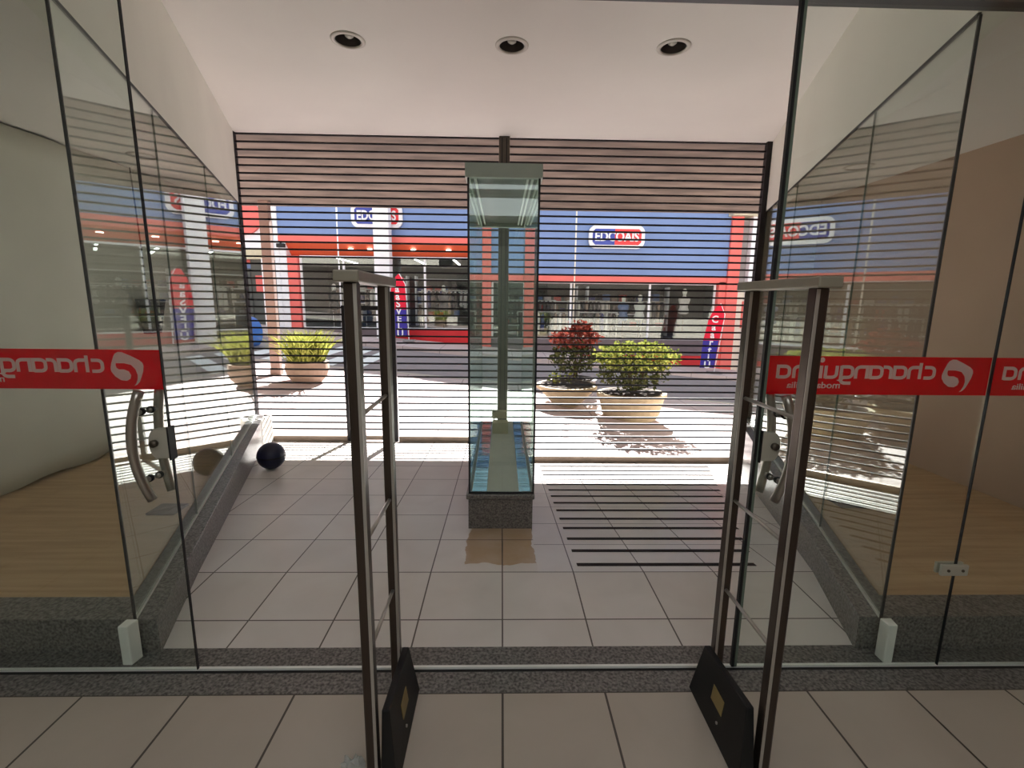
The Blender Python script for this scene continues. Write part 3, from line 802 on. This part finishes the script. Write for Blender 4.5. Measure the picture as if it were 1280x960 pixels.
# right block
B().box(-.42, 8.55, YF - .12, YF + .3, 2.50, 5.5).obj('fascia', 'blue', t)
B().box(-.95, -.42, YF - .02, YF + .3, 2.50, 5.5).obj('fascia', 'blue', t)
B().box(-1.0, 8.55, YF - .16, YF + .3, 2.25, 2.52).obj('fascia_band', 'redpaint', t)
B().box(-.42, 8.2, YF - .06, YF + .3, -1.6, .10).obj('plinth', 'plinth', t)
B().box(.9, 8.2, YF - .10, YF - .06, -1.0, -.50).obj('plinth_band', 'crimson', t)
# uprights
for x0, x1, z0, z1, mt, dy in ((-.95, -.42, -1.2, 4.9, 'redpaint', -.20), (8.42, 8.85, -1.3, 4.7, 'redpaint', -.22), (8.85, 9.15, -1.4, 4.6, 'grey', -.05),
                           (8.15, 8.42, -1.4, 2.3, 'redpaint', -.16), (-7.90, -7.53, .35, 3.06, 'redpaint', -.1), (-8.15, -7.90, -.2, 3.5, 'white', -.14), (-8.30, -8.15, -.2, 5.0, 'white', -.18),
                           (9.15, 9.9, -1.6, 5.0, 'white', -.3)):
    B().box(x0, x1, YF + dy, YF + .3, z0, z1).obj('upright', mt, t)
B().box(-4.52, -3.98, YF - .9, YF - .45, -.4, 5.2).obj('upright', 'white', t)
B().box(8.3, 9.9, YF - .5, YF + .3, 4.65, 5.3).obj('cornice', 'cream', t)
B().box(8.55, 9.6, YF - .12, YF + .2, -1.7, 2.3).obj('end_wall', 'offwhite', t)
B().box(9.1, 9.45, YF - .16, YF - .11, .6, 1.6).obj('poster', 'redpaint', t)
# windows: frame and panes
for x0, x1, z0, z1, ms in ((-7.5, -1.0, .40, 3.08, (-5.9, -2.9)), (-.4, 8.12, .10, 2.25, (2.6, 5.6))):
    fr = B().box(x0, x1, YF + .02, YF + .10, z0, z0 + .06).box(x0, x1, YF + .02, YF + .10, z1 - .06, z1)
    for m_ in (x0 + .03,) + ms + (x1 - .03,):
        fr.box(m_ - .035, m_ + .035, YF + .02, YF + .10, z0 + .06, z1 - .06)
    f = fr.obj('window', 'white', t)
    B().box(x0 + .03, x1 - .03, YF + .05, YF + .06, z0 + .06, z1 - .06).obj('pane', 'shopglass', f)
# interior shell
sh = B()
sh.box(-8.0, 9.5, YF + 4.2, YF + 4.4, -1.5, 3.4)
sh.box(-8.2, -8.0, YF + .3, YF + 4.4, -1.5, 3.4); sh.box(9.5, 9.7, YF + .3, YF + 4.4, -1.5, 3.4)
sh.box(-8.2, 9.7, YF + .3, YF + 4.4, 3.3, 3.5)
struct(sh.obj('wall_shop', 'shop_in'))
o = B().box(-8.2, -.6, YF + .3, YF + 4.4, .30, .36).box(-.6, 9.7, YF + .3, YF + 4.4, -.1, .0).obj('floor', 'shop_floor')
struct(o)
struct(B().box(-8.2, 9.8, YF + .3, YF + 5.5, 5.35, 5.5).obj('ceiling', 'grey'))
# neighbours left and right of it
t = thing('corner_shop', 'white corner shop with a round red sign at the left end of the street', 'building', (-12, YF, 0))
B().box(-9.55, -8.45, YF - .05, YF + .3, 3.1, 5.2).obj('fascia', 'white', t)
B().box(-9.7, -8.5, YF - .08, YF + .3, 2.92, 3.26).obj('lintel', 'cream', t)
B().box(-22, -9.5, YF + .4, YF + .7, -.2, 5.4).obj('side_fascia', 'blue', t)
B().box(-22, -9.5, YF + .34, YF + .40, 2.8, 3.7).obj('fascia_band', 'redpaint', t)
B().box(-22, -9.5, YF + .33, YF + .40, .35, 2.6).obj('shop_front', 'shop_in', t)
B().box(-9.5, -8.5, YF + .4, YF + .6, .0, 3.1).obj('doorway', 'shop_in', t)
B().box(-9.3, -9.0, YF + .30, YF + .42, 1.75, 2.35).obj('poster', 'redpaint', t)
for x in (-9.75, -8.78): B().box(x - .07, x + .07, YF - .1, YF + .1, -.2, 2.94).obj('jamb', 'white', t)
ds = B(); ds.bm.free(); ds.bm = bmesh.new()
ds.prism_y([(-9.40 + .70 * math.cos(a * PI / 20), 4.38 + .62 * math.sin(a * PI / 20)) for a in range(40)], YF - .16, YF - .06)
ds.obj('round_sign', 'redpaint', t)
t = thing('neighbour_building', 'plain pale building at the right end of the street', 'building', (15, YF, -1.2))
B().box(9.95, 24, YF + .2, YF + .6, -3.2, 5.6).obj('wall', 'offwhite', t)
B().box(9.95, 24, YF + .1, YF + .2, 2.2, 3.2).obj('band', 'blue', t)

t = thing('security_camera', 'small black security camera under the left end of the red fascia band', 'camera', (-8.05, YF - .3, 3.38))
B().box(-8.16, -7.86, YF - .34, YF - .22, 3.32, 3.46).obj('body', 'black', t, bevel=.02)
B().tube([(-8.02, YF - .30, 3.45), (-8.02, YF - .19, 3.54)], .03, 8).obj('bracket', 'black', t)
# shop signs
def shop_sign(x0, x1, z0, z1, label, y):
    t = thing('shop_sign', label, 'sign', ((x0 + x1) / 2, y, z0))
    def rr(a, c, d, e, r):
        return [(px, pz) for cx, cz, a0 in ((c - r, e - r, 0), (a + r, e - r, 90), (a + r, d + r, 180), (c - r, d + r, 270)) for px, pz in arc(cx, cz, r, a0, a0 + 90, 6)]
    B().prism_y(rr(x0, x1, z0, z1, .26), y - .06, y + .06).obj('border', 'white', t)
    xm = x0 + (x1 - x0) * .46; d = .13
    B().prism_y([(xm, z0 + d), (xm, z1 - d), (x0 + d + .1, z1 - d), (x0 + d, z1 - d - .1), (x0 + d, z0 + d + .1), (x0 + d + .1, z0 + d)], y - .075, y - .055).obj('blue_field', 'sign_blue', t)
    B().prism_y([(xm, z0 + d), (x1 - d - .1, z0 + d), (x1 - d, z0 + d + .1), (x1 - d, z1 - d - .1), (x1 - d - .1, z1 - d), (xm, z1 - d)], y - .075, y - .055).obj('red_field', 'sign_red', t)
    tb = text_bm('EDCOAIS', .46, lambda u, v, s: (u, y - .08 - s * .02, v + z0 + .27), bold=.012)
    us = [v.co.x for v in tb.bm.verts]; u0, u1 = min(us), max(us)
    for v in tb.bm.verts: v.co.x = x0 + .22 + (v.co.x - u0) / (u1 - u0) * (x1 - x0 - .44)
    tb.obj('lettering', 'white', t)
shop_sign(-5.45, -3.62, 4.05, 4.90, 'blue and red rounded shop sign on the fascia, left behind the white column', YF - .22)
shop_sign(3.15, 5.2, 3.45, 4.27, 'blue and red rounded shop sign on the fascia, right of the display case', YF - .22)

# feather flags
def feather(x, y, lean, label, letters):
    g0 = gz(x, y) + .03
    t = thing('feather_flag', label, 'flag', (x, y, g0))
    H_, w = 2.35, .62
    def P(u, v): return (x + u + lean * v / H_, v + g0)
    red = [P(-.30 + .02, 1.12), P(.26, 1.12), P(.30, 1.9), P(.24, 2.22), P(.08, H_), P(-.02, 2.26), P(-.14, 2.05), P(-.22, 1.8)]
    blu = [P(-.24, .18), P(.26, .18), P(.26, 1.12), P(-.28, 1.12)]
    B().prism_y(red, y - .006, y + .006).obj('red_cloth', 'flag_red', t)
    B().prism_y(blu, y - .006, y + .006).obj('blue_cloth', 'flag_blue', t)
    B().tube([(x + .29, y, g0), (x + .31 + lean * .5, y, g0 + 1.2), (x + .30 + lean * .9, y, g0 + 2.0), (x + .10 + lean, y, g0 + H_ + .02)], .016, 8).obj('pole', 'white', t)
    B().box(x + .1, x + .5, y - .2, y + .2, g0 - .01, g0 + .05).obj('base', 'grey', t, bevel=.01)
    for k, ch in enumerate(letters):
        zz = 1.83 - k * .26
        text_bm(ch, .33, lambda u, v, s: (P(0, zz)[0] + u - .0, y - .007 - s * .006, P(0, zz)[1] + v - .1), align='CENTER', bold=.008).obj('letter', 'white', t)
feather(-3.62, 16.9, -.10, 'red and blue feather flag before the left shop window, left of the display case', 'aaSVELU')
feather(7.05, 15.9, .22, 'red and blue feather flag before the right shop window, near the right grille guide', 'CaartiU')

# street poles
for x, y, lab, mt in ((-5.25, 15.6, 'thin white pole before the left shop window', 'white'), (2.15, 14.3, 'thin pale pole before the right shop sign', 'offwhite')):
    t = thing('street_pole', lab, 'pole', (x, y, gz(x, y)))
    B().tube([(x, y, gz(x, y) - .1), (x, y, 5.2)], .022, 10).obj('shaft', mt, t, smooth=True)
    B().lathe((x, y, gz(x, y) - .08), [(.11, 0), (.11, .05), (.05, .08)], 12).obj('foot_plate', 'grey', t)

# hooded bin
x, y = -6.62, 12.6; g0 = gz(x, y) - .10
t = thing('litter_bin', 'blue curved litter bin with a white rim, beyond the left end of the left grille', 'bin', (x, y, g0))
B().box(x - .3, x + .25, y - .32, y + .32, g0 - .05, g0 + .06).obj('base', 'grey', t)
b = B()
n = 16
for k in range(n):
    a0, a1 = -PI / 2 + PI * k / n, -PI / 2 + PI * (k + 1) / n
    r0, r1 = .36, .40
    def Q(a, r, yy): return (x - .15 + r * .72 * math.cos(a), yy, g0 + 0.42 + r * math.sin(a) * 1.05)
    b.hexa([Q(a0, r0, y - .3), Q(a0, r1, y - .3), Q(a0, r1, y + .3), Q(a0, r0, y + .3), Q(a1, r0, y - .3), Q(a1, r1, y - .3), Q(a1, r1, y + .3), Q(a1, r0, y + .3)])
b.obj('hood_shell', 'phone_blue', t)
B().prism_y([(x - .15 + .36 * .72 * math.cos(-PI / 2 + PI * k / n), g0 + 0.42 + .36 * 1.05 * math.sin(-PI / 2 + PI * k / n)) for k in range(n + 1)], y + .26, y + .30).obj('back_panel', 'phone_blue', t)
b = B(); b.tube([(x - .15 + .41 * .72 * math.cos(-PI / 2 + PI * k / n), y - .31, g0 + 0.42 + .41 * 1.05 * math.sin(-PI / 2 + PI * k / n)) for k in range(n + 1)], .035, 8)
b.obj('hood_rim', 'white', t)

# ------------------------------------------------------------------ planters
def leaves(b, c, rx, ry, rz, n, size, shell=.55):
    for _ in range(n):
        while True:
            p = Vector((random.uniform(-1, 1), random.uniform(-1, 1), random.uniform(-1, 1)))
            l = p.length
            if shell < l < 1: break
        p = Vector((c[0] + p.x * rx, c[1] + p.y * ry, c[2] + p.z * rz))
        d = Vector((random.gauss(0, 1), random.gauss(0, 1), random.gauss(.3, .8))).normalized()
        u = d.cross(Vector((random.random(), random.random(), random.random()))).normalized()
        s = size * random.uniform(.6, 1.3)
        v = [b.bm.verts.new(q) for q in (p, p + d * s * .5 + u * s * .28, p + d * s, p + d * s * .5 - u * s * .28)]
        b.bm.faces.new(v)
    return b
def planter(name, label, x, y, prof, potmat, parts, sx=1, sy=1):
    g0 = gz(x, y)
    t = thing(name, label, 'planter', (x, y, g0))
    B().lathe((x, y, g0 - .01), prof, 28, sx, sy).obj('pot', potmat, t, smooth=False)
    r, z = prof[-1]
    B().lathe((x, y, g0 - .01), [(r * .86, z - .03), (r * .86, z + .012)], 24, sx, sy).obj('soil', 'soil', t)
    for nm, mt, fn in parts:
        q = B(); fn(q, g0); q.obj(nm, mt, t)
    return t
def stems(q, x, y, z0, z1, n, spread):
    for k in range(n):
        a = random.uniform(0, 2 * PI); r = random.uniform(.2, 1) * spread
        q.tube([(x + .2 * r * math.cos(a), y + .2 * r * math.sin(a), z0), (x + r * math.cos(a), y + r * math.sin(a), z1)], .012, 5)
# big bush in a tapered concrete planter (right of the case)
px, py = 2.25, 7.95
planter('planter', 'large concrete planter with a lime green bush on the sunny sidewalk', px, py, [(.44, 0), (.50, .10), (.56, .36), (.60, .40), (.60, .46)], 'concrete',
        [('stems', 'stem', lambda q, g0: stems(q, px, py, g0 + .4, g0 + .95, 9, .35)),
         ('foliage', 'leaf_lime', lambda q, g0: leaves(q, (px + .05, py, g0 + 1.06), .74, .6, .26, 1500, .085)),
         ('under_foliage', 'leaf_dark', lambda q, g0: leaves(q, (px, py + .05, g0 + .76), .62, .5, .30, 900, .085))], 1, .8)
px2, py2 = 1.20, 8.55
planter('planter', 'low wide bowl planter with sparse sprigs, left of the large planter', px2, py2, [(.22, 0), (.26, .04), (.50, .30), (.56, .34), (.56, .40)], 'concrete',
        [('sprigs', 'leaf_lime', lambda q, g0: [leaves(q, (px2 - .25 + .05 * k, py2, g0 + .52), .10, .10, .16, 26, .07, .1) for k in (0, 1, 6)])])
px3, py3 = 1.50, 9.75
planter('planter', 'dark planter with a red-leaved croton shrub behind the low bowl planter', px3, py3, [(.42, 0), (.48, .3), (.50, .34)], 'grey',
        [('stems', 'stem', lambda q, g0: stems(q, px3, py3, g0 + .3, g0 + .9, 9, .3)),
         ('foliage', 'leaf_red', lambda q, g0: (leaves(q, (px3, py3, g0 + 1.16), .52, .45, .22, 700, .10), leaves(q, (px3 + .12, py3, g0 + 1.36), .22, .22, .18, 160, .10))),
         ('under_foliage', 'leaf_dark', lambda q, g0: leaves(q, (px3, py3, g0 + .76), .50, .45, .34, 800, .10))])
px4, py4 = -3.55, 8.55
def grass(q, g0):
    for k in range(420):
        a = random.uniform(0, 2 * PI); r = .30 * math.sqrt(random.random())
        x0, y0 = px4 + r * math.cos(a), py4 + r * math.sin(a); h = random.uniform(.3, .62); dx, dy = random.gauss(0, .13), random.gauss(0, .13)
        v = [q.bm.verts.new(p) for p in ((x0 - .012, y0, g0 + .36), (x0 + .012, y0, g0 + .36), (x0 + dx + .009, y0 + dy, g0 + .36 + h * .7), (x0 + dx * 1.9, y0 + dy * 1.9, g0 + .36 + h), (x0 + dx - .009, y0 + dy, g0 + .36 + h * .7))]
        q.bm.faces.new(v)
planter('planter', 'round terracotta planter with tall yellow-green grass beside the taupe column', px4, py4, [(.24, 0), (.34, .12), (.38, .26), (.36, .36), (.37, .38)], 'terracotta', [('foliage', 'leaf_grass', grass)])
# ------------------------------------------------------------------ goods in the shop windows
def mannequin(x, y, z, label, mat):
    t = thing('mannequin', label, 'mannequin', (x, y, z))
    B().lathe((x, y, z + .72), [(.10, 0), (.165, .05), (.17, .14), (.125, .30), (.165, .46), (.19, .56), (.17, .63), (.07, .67), (.05, .74)], 18, 1.25, .72).obj('torso', mat, t, smooth=True)
    B().lathe((x, y, z + 1.46), [(.05, 0), (.09, .06), (.10, .14), (.08, .22), (.03, .26)], 14, .85, 1).obj('head', 'mann', t, smooth=True)
    B().tube([(x, y, z), (x, y, z + .74)], .02, 8).obj('stand', 'steel_post', t)
    B().lathe((x, y, z), [(.17, 0), (.17, .02), (.03, .04)], 16).obj('base', 'steel_post', t)
mannequin(-6.55, YF + .75, .37, 'dark dressed mannequin at the left end of the left shop window', GOODS[4])
mannequin(-6.0, YF + .9, .37, 'pale mannequin second from the left in the left shop window', GOODS[2])
mannequin(-2.3, YF + .8, .37, 'grey mannequin in the left shop window, right of the feather flag', GOODS[1])
mannequin(7.2, YF + .7, .35, 'large pale grey mannequin beside the right feather flag', GOODS[2])
mannequin(5.5, YF + .9, .10, 'white mannequin in the middle of the right shop window', 'mann')
mannequin(4.9, YF + 1.1, .05, 'blue dressed mannequin in the right shop window above the lime bush', GOODS[7])
rackn = 0
for x0, x1, y, z, lab in ((-5.6, -4.2, YF + 1.6, .365, 'clothes rail at the left of the left shop, behind the thin pole'), (-3.4, -1.4, YF + 2.2, .365, 'clothes rail at the right of the left shop'),
                          (.2, 2.2, YF + 1.4, .005, 'clothes rail at the left of the right shop'), (2.7, 4.5, YF + 1.8, .005, 'clothes rail in the middle of the right shop'), (-6.9, -6.3, YF + 1.5, .365, 'short clothes rail behind the dark mannequin of the left shop'),
                          (.6, 2.6, YF + .75, -.45, 'low clothes rail close to the glass at the left of the right shop'), (3.0, 4.6, YF + .8, -.45, 'low clothes rail close to the glass in the middle of the right shop'), (5.9, 6.9, YF + 2.0, .005, 'clothes rail at the right of the right shop')):
    t = thing('clothes_rail', lab, 'clothes rail', ((x0 + x1) / 2, y, z))
    B().tube([(x0, y, z + 1.55), (x1, y, z + 1.55)], .02, 8).obj('rail', 'alu', t)
    for x in (x0 + .02, x1 - .02):
        B().tube([(x, y, z), (x, y, z + 1.55)], .02, 8).obj('leg', 'alu', t)
        B().box(x - .03, x + .03, y - .22, y + .22, z, z + .03).obj('foot', 'alu', t)
    n = int((x1 - x0) / .17)
    for k in range(n):
        x = x0 + .15 + k * (x1 - x0 - .3) / max(1, n - 1)
        w = random.uniform(.10, .145); h = random.uniform(.62, .95)
        b = B(); b.prism_y([(x - .012, z + 1.525), (x - w * .38, z + 1.44), (x - w * .5, z + 1.53 - h), (x + w * .45, z + 1.53 - h - .03), (x + w * .38, z + 1.44), (x + .012, z + 1.525)][::-1], y - .20, y + .20)
        o = b.obj('garment', GOODS[random.choice((0, 1, 1, 2, 3, 4, 5, 5, 2, 0))])
        tag(o, 'small garment hanging on a rail inside the shops across the street', 'garment', 'garments in the shops across the street')
# shelves with folded stacks on the rear wall
for x0, x1, z, lab in ((-7.0, -4.3, .365, 'wall shelving behind the left clothes rail of the left shop'), (-3.9, -1.2, .365, 'wall shelving at the right of the left shop'), (.0, 3.4, .005, 'wall shelving at the left of the right shop'), (3.9, 7.6, .005, 'wall shelving at the right of the right shop')):
    y = YF + 3.8
    t = thing('shelving', lab, 'shelf', ((x0 + x1) / 2, y, z))
    for zz in (.4, .95, 1.5, 2.05):
        B().box(x0, x1, y - .2, y + .35, z + zz, z + zz + .03).obj('shelf_board', 'white', t)
    for x in (x0, x1):
        B().box(x - .03, x + .03, y - .2, y + .35, z, z + 2.2).obj('upright', 'white', t)
    for zz in (.43, .98, 1.53):
        x = x0 + .2
        while x < x1 - .25:
            h = random.uniform(.18, .38); w = random.uniform(.2, .32)
            o = B().box(x - w / 2, x + w / 2, y - .15, y + .2, z + zz + .003, z + zz + h).obj('folded_stack', GOODS[random.randrange(8)], bevel=.02)
            tag(o, 'stack of folded clothes on the wall shelving inside the shops across the street', 'clothes', 'folded stacks in the shops across the street')
            x += w + random.uniform(.06, .2)
# lit tubes under the shop ceilings
i = 0
for x in (-6.4, -4.9, -3.4, -1.9, .8, 2.3, 3.8, 5.3, 6.8):
    z = 3.05 if x < -.6 else 2.9
    t = thing('tube_light', 'lit ceiling tube in the shop across the street, %s from the left' % ('first', 'second', 'third', 'fourth', 'fifth', 'sixth', 'seventh', 'eighth', 'ninth')[i], 'ceiling light', (x, YF + 2, z), 'ceiling tubes in the shops across the street')
    i += 1
    B().box(x - .06, x + .06, YF + .8, YF + 3.4, z + .02, z + .22).obj('housing', 'white', t)
    B().box(x - .04, x + .04, YF + .85, YF + 3.35, z, z + .02).obj('tube', 'tube', t)

# ------------------------------------------------------------------ sky, sun, camera
w = bpy.data.worlds.new('sky'); SC.world = w; w.use_nodes = True
nt = w.node_tree; nt.nodes.clear()
out = nt.nodes.new('ShaderNodeOutputWorld'); bg = nt.nodes.new('ShaderNodeBackground')
bg.inputs[0].default_value = (0.80, 0.90, 1.0, 1); bg.inputs[1].default_value = 1.1
nt.links.new(bg.outputs[0], out.inputs[0])
az = math.radians(9); el = math.atan(.690 * math.cos(az))
sd = Vector((math.sin(az) * math.cos(el), math.cos(az) * math.cos(el), math.sin(el)))    # towards the sun
L = bpy.data.lights.new('sun', 'SUN'); L.energy = 31; L.angle = math.radians(.6); L.color = (1, .985, .97)
so = bpy.data.objects.new('sun', L); COL.objects.link(so)
so.rotation_euler = sd.to_track_quat('Z', 'Y').to_euler(); so.location = (3, 14, 12)

F, YAW, PITCHC, ROLL, CXX, CH = 586.2, .0234, .1745, .0119, -.0147, 1.5
fwd = Vector((math.sin(YAW) * math.cos(PITCHC), math.cos(YAW) * math.cos(PITCHC), -math.sin(PITCHC)))
rt = Vector((math.cos(YAW), -math.sin(YAW), 0)); up = rt.cross(fwd)
r2 = rt * math.cos(ROLL) + up * math.sin(ROLL); u2 = up * math.cos(ROLL) - rt * math.sin(ROLL)
cam = bpy.data.cameras.new('camera'); co = bpy.data.objects.new('camera', cam); COL.objects.link(co)
co.matrix_world = Matrix(((r2.x, u2.x, -fwd.x, CXX), (r2.y, u2.y, -fwd.y, 0), (r2.z, u2.z, -fwd.z, CH), (0, 0, 0, 1)))
cam.sensor_width = 36; cam.lens = 36 * F / 1280; cam.clip_start = .05; cam.clip_end = 300
SC.camera = co
SC.view_settings.view_transform = 'Standard'; SC.view_settings.look = 'None'
SC.view_settings.exposure = 0.0; SC.view_settings.gamma = 1.0; SC.view_settings.use_curve_mapping = False
cy = SC.cycles
cy.max_bounces = 12; cy.diffuse_bounces = 6; cy.glossy_bounces = 6; cy.transparent_max_bounces = 32; cy.transmission_bounces = 8
cy.use_denoising = True; cy.sample_clamp_indirect = 8.0
